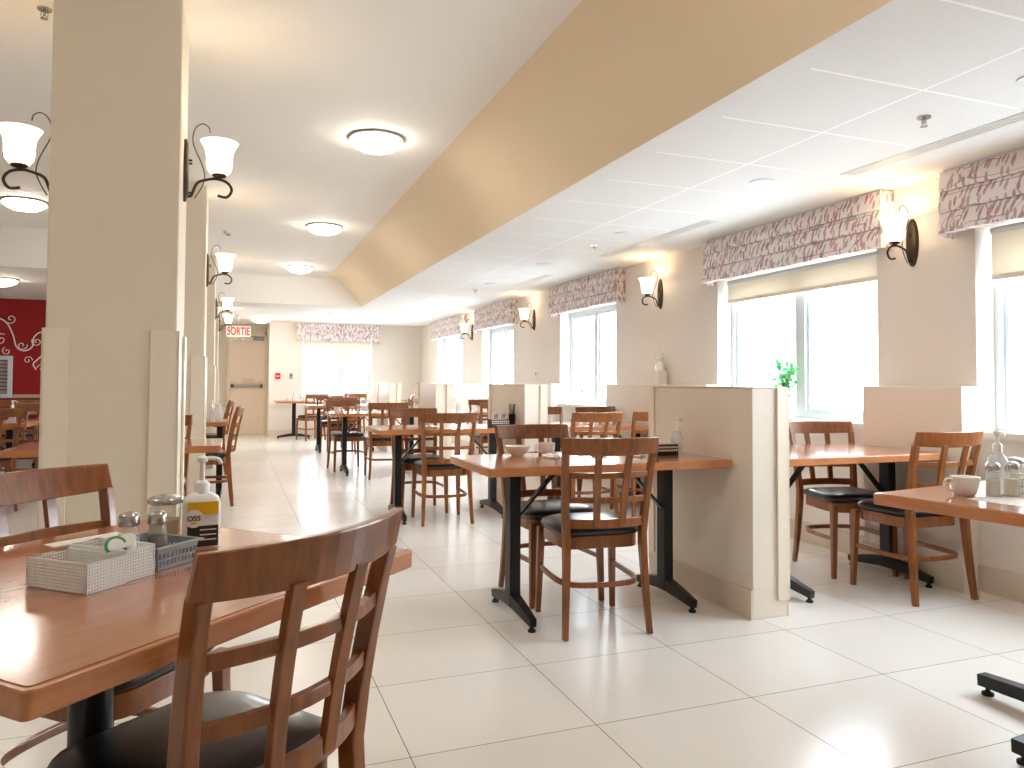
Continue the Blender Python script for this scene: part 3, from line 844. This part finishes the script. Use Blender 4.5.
# wire mesh baskets on the foreground table
def mesh_basket(loc, deg, w, d, h, label, rim=True):
    r = thing('mesh_basket', loc, math.radians(deg), label, 'basket', 'white wire mesh baskets')
    m = MB(); t = .0011; st = .0058
    def wire(a, b): m.sweep([a, b], t*2, t*2, (0, 0, 1) if abs(a[2]-b[2]) < 1e-6 else (1, 0, 0))
    nx, ny, nz = round(w/st), round(d/st), round(h/st)
    for s in (-1, 1):
        for i in range(nx+1): x = -w/2+w*i/nx; wire((x, s*d/2, 0.001), (x, s*d/2, h))
        for i in range(ny+1): y = -d/2+d*i/ny; wire((s*w/2, y, 0.001), (s*w/2, y, h))
        for k in range(nz): z = .002+h*k/nz; wire((-w/2, s*d/2, z), (w/2, s*d/2, z)); wire((s*w/2, -d/2, z), (s*w/2, d/2, z))
    m.build('mesh', M['plastic'], r)
    MB().tube([(-w/2, -d/2, h), (w/2, -d/2, h), (w/2, d/2, h), (-w/2, d/2, h)], .0022, 6, True).build('rim', M['plastic'], r)
    MB().box(-w/2, w/2, -d/2, d/2, .0005, .0018).build('basket_floor', M['plastic'], r)
    return r
BA = 48
def bloc(s, t):  # s along the near edge from the near corner, t across, away from the aisle
    a = math.radians(BA)
    return (-.232+s*math.cos(a)-t*math.sin(a), 1.482+s*math.sin(a)+t*math.cos(a))
x, y = bloc(.041, .075); mesh_basket((x, y, ZTAB), BA, .080, .150, .052, 'white wire mesh basket nearest the viewer on the foreground table')
x, y = bloc(.118, .078); mesh_basket((x, y, ZTAB), BA, .064, .146, .058, 'white wire mesh basket with creamer cups, against the grey basket')
# grey perforated basket
x, y = bloc(.213, .080)
r = thing('plastic_basket', (x, y, ZTAB), math.radians(BA), 'grey plastic basket with slotted sides holding the shakers', 'basket')
w_, d_, h_ = .105, .145, .048
m = MB()
def wallslots(p0, p1, q0, q1, n):
    """slotted side between bottom p0-p1 and top q0-q1"""
    P0, P1, Q0, Q1 = map(Vector, (p0, p1, q0, q1))
    def pt(u, v): return (P0*(1-u)+P1*u)*(1-v)+(Q0*(1-u)+Q1*u)*v
    nr = (P1-P0).cross(Q0-P0).normalized()*.0015
    def quad(u0, u1, v0, v1):
        c = [pt(u0, v0), pt(u1, v0), pt(u1, v1), pt(u0, v1)]
        m.add([a-nr for a in c]+[a+nr for a in c], [(3, 2, 1, 0), (4, 5, 6, 7), (0, 1, 5, 4), (1, 2, 6, 5), (2, 3, 7, 6), (3, 0, 4, 7)])
    for v0, v1 in ((0, .14), (.38, .46), (.70, 1)): quad(0, 1, v0, v1)
    for v0, v1 in ((.14, .38), (.46, .70)):
        for i in range(n+1):
            u = i/n; quad(max(0, u-.22/n), min(1, u+.22/n), v0, v1)
a_, b_ = w_/2-.008, d_/2-.008; A_, B_ = w_/2, d_/2
cb = [(-a_, -b_, 0.002), (a_, -b_, 0.002), (a_, b_, 0.002), (-a_, b_, 0.002)]; ct = [(-A_, -B_, h_), (A_, -B_, h_), (A_, B_, h_), (-A_, B_, h_)]
for i in range(4): wallslots(cb[i], cb[(i+1) % 4], ct[i], ct[(i+1) % 4], 10 if i % 2 == 0 else 13)
m.build('slotted_side', M['grey'], r)
MB().box(-a_, a_, -b_, b_, .0005, .003).build('basket_floor', M['grey'], r)
m = MB()
for x0, x1, y0, y1 in ((-A_-.008, A_+.008, -B_-.008, -B_+.002), (-A_-.008, A_+.008, B_-.002, B_+.008), (-A_-.008, -A_+.002, -B_, B_), (A_-.002, A_+.008, -B_, B_)): m.box(x0, x1, y0, y1, h_-.003, h_)
m.build('rim', M['grey'], r)
# creamers and packets
def creamer(x, y, z, tilt, lidm, label):
    r = thing('creamer_cup', (x, y, z), 0, label, 'creamer', 'single serve creamer cups'); r.rotation_euler = tilt
    MB().lathe([(.012, 0), (.014, .002), (.017, .022)], n=18).build('cup', M['plastic'], r)
    MB().lathe([(.001, .022), (.020, .022), (.020, .0235), (.001, .024)], n=18).build('foil_lid', M[lidm], r)
    if lidm == 'green':
        MB().lathe([(.001, .0242), (.0145, .0242), (.0145, .0248), (.001, .0249)], n=18).build('lid_print', M['paper'], r)
x, y = bloc(.105, .06); creamer(x, y, ZTAB+.050, (1.0, .1, .3), 'green', 'creamer cup with green ringed lid tilted in the second mesh basket')
x, y = bloc(.128, .045); creamer(x, y, ZTAB+.050, (.5, -.3, 0), 'paper', 'creamer cup with plain white lid tipped in the second mesh basket')
x, y = bloc(.120, .095); creamer(x, y, ZTAB+.004, (0, .0, 0), 'paper', 'creamer cup standing low in the second mesh basket')
x, y = bloc(.04, .06); creamer(x, y, ZTAB+.004, (0, .0, 0), 'paper', 'creamer cup standing low in the nearest mesh basket')
x, y = bloc(.05, .105); creamer(x, y, ZTAB+.004, (0, 0, 0), 'paper', 'creamer cup at the back of the nearest mesh basket')
r = thing('paper_slip', (-.315, 2.00, ZTAB), math.radians(38), 'white paper slip lying at the far corner of the foreground table', 'paper')
MB().box(-.085, .085, -.022, .022, 0, .0012).build('sheet', M['paper'], r)
MB().box(-.060, .060, -.002, .002, .0012, .0015).build('printed_line', M['base'], r)

# bowls, cups, napkins --------------------------------------------------------
def make_bowl():
    r = thing('soup_bowl', (0, 0, 0))
    pr = [(.030, 0), (.034, .006), (.050, .018), (.064, .042), (.068, .050)]
    MB().lathe(pr+[(a-.004, b+.001) for a, b in pr[::-1]][:-1]+[(.001, .008)], n=32).build('bowl_body', M['ceramic'], r)
    MB().lathe([(.030, 0), (.030, .004), (.027, .004)], n=24).build('foot_ring', M['ceramic'], r)
    return r
def make_mug():
    r = thing('coffee_mug', (0, 0, 0))
    pr = [(.028, 0), (.034, .008), (.040, .035), (.042, .062)]
    MB().lathe(pr+[(.0385, .062), (.036, .03), (.001, .008)], n=30).build('mug_body', M['ceramic'], r)
    MB().tube(spline([(.038, 0, .052), (.060, 0, .052), (.066, 0, .036), (.056, 0, .018), (.036, 0, .016)], 5), .0045, 8).build('handle', M['ceramic'], r)
    return r
bowl, mug = make_bowl(), make_mug()
place(bowl, (1.375, 3.56, ZTAB), 0, 'white bowl at the left end of the near partition table', 'bowl', 'white ceramic bowls')
place(bowl, (2.95, 6.15, ZTAB), 0, 'white bowl on the window side table behind the second partition', 'bowl', 'white ceramic bowls')
o = place(mug, (1.545, 3.57, ZTAB), 2.8, 'white mug beside the bowl on the near partition table', 'mug', 'white mugs')
o = place(mug, (2.345, 1.835, ZTAB), 2.9, 'white mug at the left corner of the right edge table', 'mug', 'white mugs'); o.scale = (1.12, 1.12, 1.0)
place(mug, (3.16, 5.98, ZTAB), 0, 'white mug on the window side table behind the second partition', 'mug', 'white mugs')
place(mug, (1.22, 9.35, ZTAB), 0, 'white mug at the left end of the third aisle table', 'mug', 'white mugs')
place(mug, (1.02, 15.0, ZTAB), 0, 'white mug on the farthest corner table', 'mug', 'white mugs')
place(mug, (3.1, 9.4, ZTAB), 0, 'white mug on the third window side table', 'mug', 'white mugs')
place(mug, (1.95, 12.3, ZTAB), 0, 'white mug on the fourth aisle table', 'mug', 'white mugs')
place(mug, (-.42, 5.05, ZTAB), 0, 'white mug on the table right behind the near column', 'mug', 'white mugs')
place(mug, (-2.0, 7.8, ZTAB), 0, 'white mug on the far left table', 'mug', 'white mugs')
def napkin(x, y, s, label, seed):
    random.seed(seed); m = MB(); n = 7; vs = []
    for i in range(n):
        for j in range(n):
            vs.append(((i/(n-1)-.5)*s+random.uniform(-.006, .006), (j/(n-1)-.5)*s*.7+random.uniform(-.006, .006), .004+random.random()*.022*(1-abs(i/(n-1)-.5)*1.4)))
    k = len(vs); vs += [(a, b, c-.003) for a, b, c in vs]
    fs = []
    for i in range(n-1):
        for j in range(n-1):
            p = i*n+j; fs += [(p, p+n, p+n+1, p+1), (k+p, k+p+1, k+p+n+1, k+p+n)]
    for i in range(n-1):
        fs += [(i, i+1, k+i+1, k+i), ((n-1)*n+i, k+(n-1)*n+i, k+(n-1)*n+i+1, (n-1)*n+i+1), (i*n, k+i*n, k+(i+1)*n, (i+1)*n), (i*n+n-1, (i+1)*n+n-1, k+(i+1)*n+n-1, k+i*n+n-1)]
    m.add(vs, fs, False); o = m.build('paper_napkin', M['paper'], None, 0, (x, y, ZTAB+.001)); o.rotation_euler = (0, 0, random.random()*3)
    return tag(o, label, 'napkin', 'crumpled paper napkins')
napkin(1.505, 3.42, .09, 'crumpled napkin in front of the mug on near partition table', 1)
napkin(1.79, 3.45, .12, 'crumpled napkin behind the chair back on near partition table', 2)
napkin(1.95, 3.35, .10, 'crumpled napkin right of the chair back on near partition table', 3)
napkin(1.55, 6.0, .14, 'crumpled napkin on the second aisle table', 4)
napkin(3.02, 6.05, .10, 'napkin on the window side table behind the second partition', 6)
def cutlery(x, y, deg, label):
    r = thing('fork', (x, y, ZTAB), math.radians(deg), label, 'cutlery', 'loose cutlery')
    MB().sweep([(-.09, 0, .003), (-.02, 0, .004), (.03, 0, .006)], .012, .0022, (0, 1, 0), [1, .6, .5]).build('handle', M['chrome'], r)
    m = MB()
    for k in (-1.5, -.5, .5, 1.5): m.sweep([(.03, k*.004, .006), (.05, k*.0055, .004), (.085, k*.005, .006)], .0028, .002, (0, 1, 0))
    m.build('tine', M['chrome'], r)
cutlery(1.62, 3.40, 10, 'steel fork lying by the crumpled napkin on near partition table')
cutlery(1.90, 3.46, -35, 'steel fork lying near the right end of near partition table')
# black caddies
def caddy(x, y, w, d, h, deg, label, n=9):
    r = thing('caddy', (x, y, ZTAB), math.radians(deg), label, 'caddy', 'black table caddies')
    m = MB(); m.box(-w/2, w/2, -d/2, -d/2+.004, 0, h); m.box(-w/2, w/2, d/2-.004, d/2, 0, h); m.box(-w/2, -w/2+.004, -d/2, d/2, 0, h); m.box(w/2-.004, w/2, -d/2, d/2, 0, h); m.box(-w/2, w/2, -d/2, d/2, 0, .003)
    m.build('caddy_body', M['blackp'], r, .001)
    m = MB()
    for row in (.38, .66):
        for i in range(n): xx = -w*.42+w*.84*i/(n-1); m.box(xx-w*.032, xx+w*.032, -d/2-.001, -d/2+.001, h*row, h*(row+.16))
    m.build('slot_pattern', M['paper'], r)
    for k in range(3): MB().box(-w*.4, w*.4, -d*.3+k*d*.22, -d*.3+k*d*.22+.004, .004, h*1.02).build('packet', M['paper'], r)
caddy(2.125, 3.365, .118, .075, .058, -3, 'black slotted caddy beside the pump bottle on near partition table')
caddy(2.15, 6.02, .17, .10, .06, 0, 'black oblong caddy on the second aisle table')
r = thing('cutlery_stand', (2.285, 6.05, ZTAB), 0, 'dark cutlery stand beside the second partition', 'cutlery stand')
MB().lathe([(.03, 0), (.03, .10), (.034, .105)], n=18).build('holder', M['blackp'], r)
for k in range(5):
    a = k*1.25; MB().sweep([(.012*math.cos(a), .012*math.sin(a), .02), (.026*math.cos(a), .026*math.sin(a), .19)], .012, .003, (math.sin(a), -math.cos(a), 0)).build('utensil', M['chrome'] if k % 2 else M['blackp'], r)
# lying caddy of the right table: wire rack and placemat
r = thing('placemat', (2.44, 1.70, ZTAB), math.radians(9.5), 'white printed paper placemat under the shakers on right edge table', 'placemat')
MB().box(-.17, .30, -.19, .09, 0, .0008).build('sheet', M['paper'], r)
m = MB()
for k in range(9): m.box(-.15, .27-.03*(k % 3), -.17+k*.026, -.168+k*.026, .0008, .0011)
m.build('printed_lines', M['grey'], r)
r = thing('wire_rack', (2.575, 1.74, ZTAB+.001), math.radians(9.5), 'chrome wire rack holding white packets on the right edge table', 'rack')
m = MB()
for z in (.004, .030, .055): m.tube([(-.055, -.035, z), (.055, -.035, z), (.055, .035, z), (-.055, .035, z)], .0018, 6, True)
for i in range(7):
    for s in (-1, 1): xx = -.055+.11*i/6; m.tube([(xx, s*.035, .004), (xx, s*.035, .055)], .0013, 6)
m.build('wire_frame', M['chrome'], r)
for k in range(6): MB().box(-.048+k*.016, -.044+k*.016, -.028, .028, .006, .062+.004*(k % 2)).build('packet', M['paper'], r)
m = MB(); m.box(-.03, -.028, -.028, .028, .006, .070); m.build('packet', M['yellow'], r)

# generic small settings on the far tables: upturned stacks and a pitcher
def pitcher(x, y, label, s=1):
    r = thing('glass_carafe', (x, y, ZTAB), 0, label, 'carafe', 'glass carafes'); r.scale = (s, s, s)
    MB().lathe([(.035, 0), (.045, .01), (.050, .05), (.035, .10), (.026, .13), (.034, .15)], n=22).build('carafe_body', M['clear'], r)
    MB().tube(spline([(.030, 0, .14), (.065, 0, .13), (.07, 0, .08), (.048, 0, .05)], 4), .004, 8).build('handle', M['clear'], r)
pitcher(1.55, 9.3, 'clear carafe standing on the third aisle table')
pitcher(1.50, 12.35, 'clear carafe standing on the fourth aisle table')
pitcher(1.15, 15.1, 'clear carafe on the farthest corner table')
pitcher(3.25, 9.2, 'clear carafe on the third window side table')
pitcher(-.12, 7.75, 'clear carafe on the table behind the second column')

# plants ---------------------------------------------------------------------
def plant(x, y, z, label, seed, h=.34, n=90, spread=.12, pot='ceramic', leafm='leaf'):
    random.seed(seed)
    r = thing('potted_plant', (x, y, z), 0, label, 'potted plant', 'small plants on the window sills')
    MB().lathe([(.026, 0), (.030, .004), (.036, .06), (.040, .075), (.036, .075), (.032, .06), (.001, .055)], n=22).build('pot', M[pot], r)
    st = MB(); lf = MB()
    for k in range(9):
        a = random.random()*2*PI; rr = random.uniform(.3, 1)*spread; hh = h*random.uniform(.6, 1)
        tip = Vector((rr*.35*math.cos(a), rr*math.sin(a), hh)); pts = spline([(0, 0, .05), (tip.x*.3, tip.y*.25, hh*.6), tip], 4)
        st.tube(pts, .0018, 5)
        for q in range(n//9):
            t = random.uniform(.45, 1); base = pts[int(t*(len(pts)-1))]; d = Vector((random.uniform(-.6, .6), random.uniform(-1, 1), random.uniform(-.4, .8))).normalized()
            L = random.uniform(.022, .045); w = d.cross(Vector((random.random(), random.random(), random.random()))).normalized()*L*.30; nn = d.cross(w).normalized()*.003
            lf.add([base, base+d*L*.5+w+nn, base+d*L, base+d*L*.5-w+nn], [(0, 1, 2, 3)])
    st.build('stem', M['stem'], r); lf.build('foliage', M[leafm], r)
SX_ = XW+.075; SZ = ZS+.007
plant(SX_, 4.53, SZ, 'green leafy plant on the sill of the large window, left of centre', 11, .46, 520, .17)
plant(SX_, 7.98, SZ, 'small green plant on the third window sill', 12, .28, 80, .16)
plant(SX_, 10.9, SZ, 'small green plant on the fourth window sill', 13, .30, 90, .16)
plant(SX_, 11.33, SZ, 'green plant at the far end of the fourth window sill', 16, .28, 80, .12)
plant(SX_, 13.6, SZ, 'green plant on the farthest window sill of the window wall', 14, .30, 90, .16)
plant(1.95, YF+.07, .837, 'green plant on the sill of the far end window', 15, .26, 80, .14)
r = thing('flower_arrangement', (2.12, 9.30, ZTAB), 0, 'pink flower bunch in a small vase beside the third partition', 'flowers')
MB().lathe([(.02, 0), (.03, .03), (.018, .07), (.022, .08)], n=18).build('vase', M['ceramic'], r)
random.seed(5); lf = MB(); pf = MB()
for k in range(60):
    a = random.random()*2*PI; q = random.random()**.5*.10; b = Vector((q*math.cos(a), q*math.sin(a), .08+random.random()*.07))
    (pf if k % 2 else lf).lathe([(.001, 0), (.010, .004), (.008, .012), (.001, .014)], tuple(b), 6)
pf.build('blossoms', M['pinkfl'], r); lf.build('leaves', M['leaf'], r)
m = MB()
for k in range(7): a = k*.9; m.tube([(0, 0, .06), (.06*math.cos(a), .06*math.sin(a), .12)], .002, 5)
m.build('stems', M['stem'], r)

# white figurine on the wall box --------------------------------------------
r = thing('figurine', (3.778, 6.06, 1.11), 0, 'white bust figurine on a square plinth on the wall box ledge', 'figurine')
MB().box(-.048, .048, -.055, .055, 0, .135).build('plinth', M['ceramic'], r, .006)
rings = []
for z, a, b, dx in ((.135, .042, .052, 0), (.165, .046, .062, 0), (.195, .036, .048, .0), (.212, .022, .024, .0), (.225, .026, .028, -.002), (.245, .036, .038, -.003), (.272, .040, .041, -.002), (.295, .034, .035, 0), (.310, .018, .018, 0), (.314, .004, .004, 0)):
    rings.append([(dx+a*math.cos(2*PI*i/20), b*math.sin(2*PI*i/20), z) for i in range(20)])
MB().loft(rings).build('bust', M['ceramic'], r)
MB().sweep([(-.036, 0, .262), (-.048, 0, .248), (-.036, 0, .240)], .012, .012, (0, 1, 0)).build('nose', M['ceramic'], r, .003)

# red wall decoration ----------------------------------------------------------
def swirl(cx, cz, r0, turns, a0, d=1, n=40):
    return [(cx+r0*(1-t*.86)*math.cos(a0+d*t*turns*2*PI), 0, cz+r0*(1-t*.86)*math.sin(a0+d*t*turns*2*PI)) for t in [i/n for i in range(n+1)]]
r = thing('wall_decal', (0, YR-.012, 0), 0, 'white scrolling vine ornament on the red wall', 'wall ornament')
m = MB()
def vine(p, w=.012): m.sweep([(x, 0, z) for x, z in p], w, .006, (0, 1, 0))
stem = [(-3.45, 1.82), (-3.28, 2.02), (-3.14, 1.98), (-3.05, 1.80), (-3.0, 1.62), (-2.90, 1.56), (-2.80, 1.62), (-2.78, 1.76), (-2.70, 1.84), (-2.60, 1.82), (-2.55, 1.74)]
m.tube([Vector((p.x, 0, p.y)) for p in spline([Vector((a, b)) for a, b in stem], 8)], .010, 6)
stem = [(-2.58, 1.70), (-2.62, 1.55), (-2.72, 1.44), (-2.78, 1.36), (-2.74, 1.28)]
m.tube([Vector((p.x, 0, p.y)) for p in spline([Vector((a, b)) for a, b in stem], 8)], .009, 6)
for cx, cz, rr, tr, a0, d in ((-3.08, 2.03, .07, 1.2, -2.2, 1), (-2.93, 1.64, .07, 1.2, .2, -1), (-2.74, 1.70, .07, 1.3, 2.6, 1), (-2.58, 1.66, .08, 1.3, .4, -1), (-2.85, 1.42, .06, 1.2, 0, 1), (-2.66, 1.30, .07, 1.3, 3, -1), (-3.2, 1.72, .09, 1.3, 1, 1), (-3.12, 1.55, .06, 1.2, 2, 1)):
    m.tube([Vector(p) for p in swirl(cx, cz, rr, tr, a0, d)], .0065, 6)
m.build('scrollwork', M['paper'], r)
r = thing('louvred_panel', (-3.62, YR, 0), 0, 'white framed louvred shutter panel on the red wall at the left edge', 'shutter')
m = MB(); m.box(-.55, .58, -.03, 0, .86, .92); m.box(-.55, .58, -.03, 0, 1.42, 1.48); m.box(.52, .58, -.03, 0, .92, 1.42); m.box(-.55, -.49, -.03, 0, .92, 1.42); m.build('frame', M['white'], r, .003)
for k in range(9):
    MB().sweep([(-.49, -.015, .95+k*.054), (.52, -.015, .95+k*.054)], .040, .006, (0, .5, 1)).build('louvre', M['grey'], r)

# outdoors: snow ground and bare trees ------------------------------------------
struct(B(XW+.4, 60, -30, 60, -.65, -.6), 'ground', M['snow'])
struct(B(-10, XW+.4, YD+2, 60, -.65, -.6), 'ground', M['snow'])
struct(B(-20, XW+.4, -30, YB-.5, -.65, -.6), 'ground', M['snow'])
def tree(x, y, h, seed, label):
    random.seed(seed); r = thing('bare_tree', (x, y, -.6), 0, label, 'tree', 'bare trees outside the windows')
    m = MB(); tr = MB()
    def grow(p, d, L, rad, k, out):
        q = p+d*L; out.tube([p, p+(q-p)*.5+Vector((random.uniform(-1, 1), random.uniform(-1, 1), 0))*L*.05, q], [rad, rad*.85, rad*.7], 6)
        if k == 0: return
        for _ in range(3):
            nd = (d+Vector((random.uniform(-.8, .8), random.uniform(-.8, .8), random.uniform(-.1, .6)))).normalized()
            grow(p+(q-p)*random.uniform(.55, 1), nd, L*random.uniform(.6, .8), rad*.6, k-1, m)
    grow(Vector((0, 0, 0)), Vector((0, 0, 1)), h*.35, h*.022, 4, tr)
    tr.build('trunk', M['bark'], r); m.build('branches', M['bark'], r)
tree(9.5, 6.9, 5.0, 21, 'bare tree outside the large window')
tree(8.5, 3.9, 4.5, 22, 'bare tree outside the nearest window at right')
tree(12.0, 11.0, 6.0, 23, 'bare tree beyond the large window, farther off')
tree(2.2, 24.0, 5.0, 24, 'bare tree outside the far end window')
tree(9.0, 17.0, 5.5, 25, 'bare tree outside the third window')

# ------------------------------------------------------------------ world, camera
wd = bpy.data.worlds.new('overcast_sky'); sc.world = wd; wd.use_nodes = True
bg = wd.node_tree.nodes['Background']; bg.inputs[0].default_value = (.83, .92, 1.0, 1); bg.inputs[1].default_value = 13.0
f, yaw, pit, roll, cyo, hh = 741.925, .3607, .0317, .0049, -24.832, 1.12
R = Vector((math.cos(yaw), -math.sin(yaw), 0)); F0 = Vector((math.sin(yaw), math.cos(yaw), 0)); U0 = Vector((0, 0, 1))
F = F0*math.cos(pit)+U0*math.sin(pit); U = -F0*math.sin(pit)+U0*math.cos(pit)
R2 = R*math.cos(roll)+U*math.sin(roll); U2 = U*math.cos(roll)-R*math.sin(roll)
cam = bpy.data.cameras.new('camera'); co = bpy.data.objects.new('camera', cam); C.objects.link(co)
m4 = Matrix.Identity(4)
for i in range(3): m4[i][0] = R2[i]; m4[i][1] = U2[i]; m4[i][2] = -F[i]
m4[2][3] = hh
co.matrix_world = m4
cam.sensor_width = 36; cam.lens = f/1024*36; cam.shift_y = cyo/1024; cam.clip_start = .02; cam.clip_end = 200
sc.camera = co
vs = sc.view_settings; sc.display_settings.display_device = 'sRGB'
vs.view_transform = 'Standard'; vs.look = 'None'; vs.gamma = 1; vs.use_curve_mapping = False; vs.exposure = 0.85
cy = sc.cycles
cy.use_denoising = True; cy.max_bounces = 14; cy.diffuse_bounces = 8; cy.glossy_bounces = 4; cy.transparent_max_bounces = 12
cy.sample_clamp_indirect = 10; cy.caustics_reflective = False; cy.caustics_refractive = False
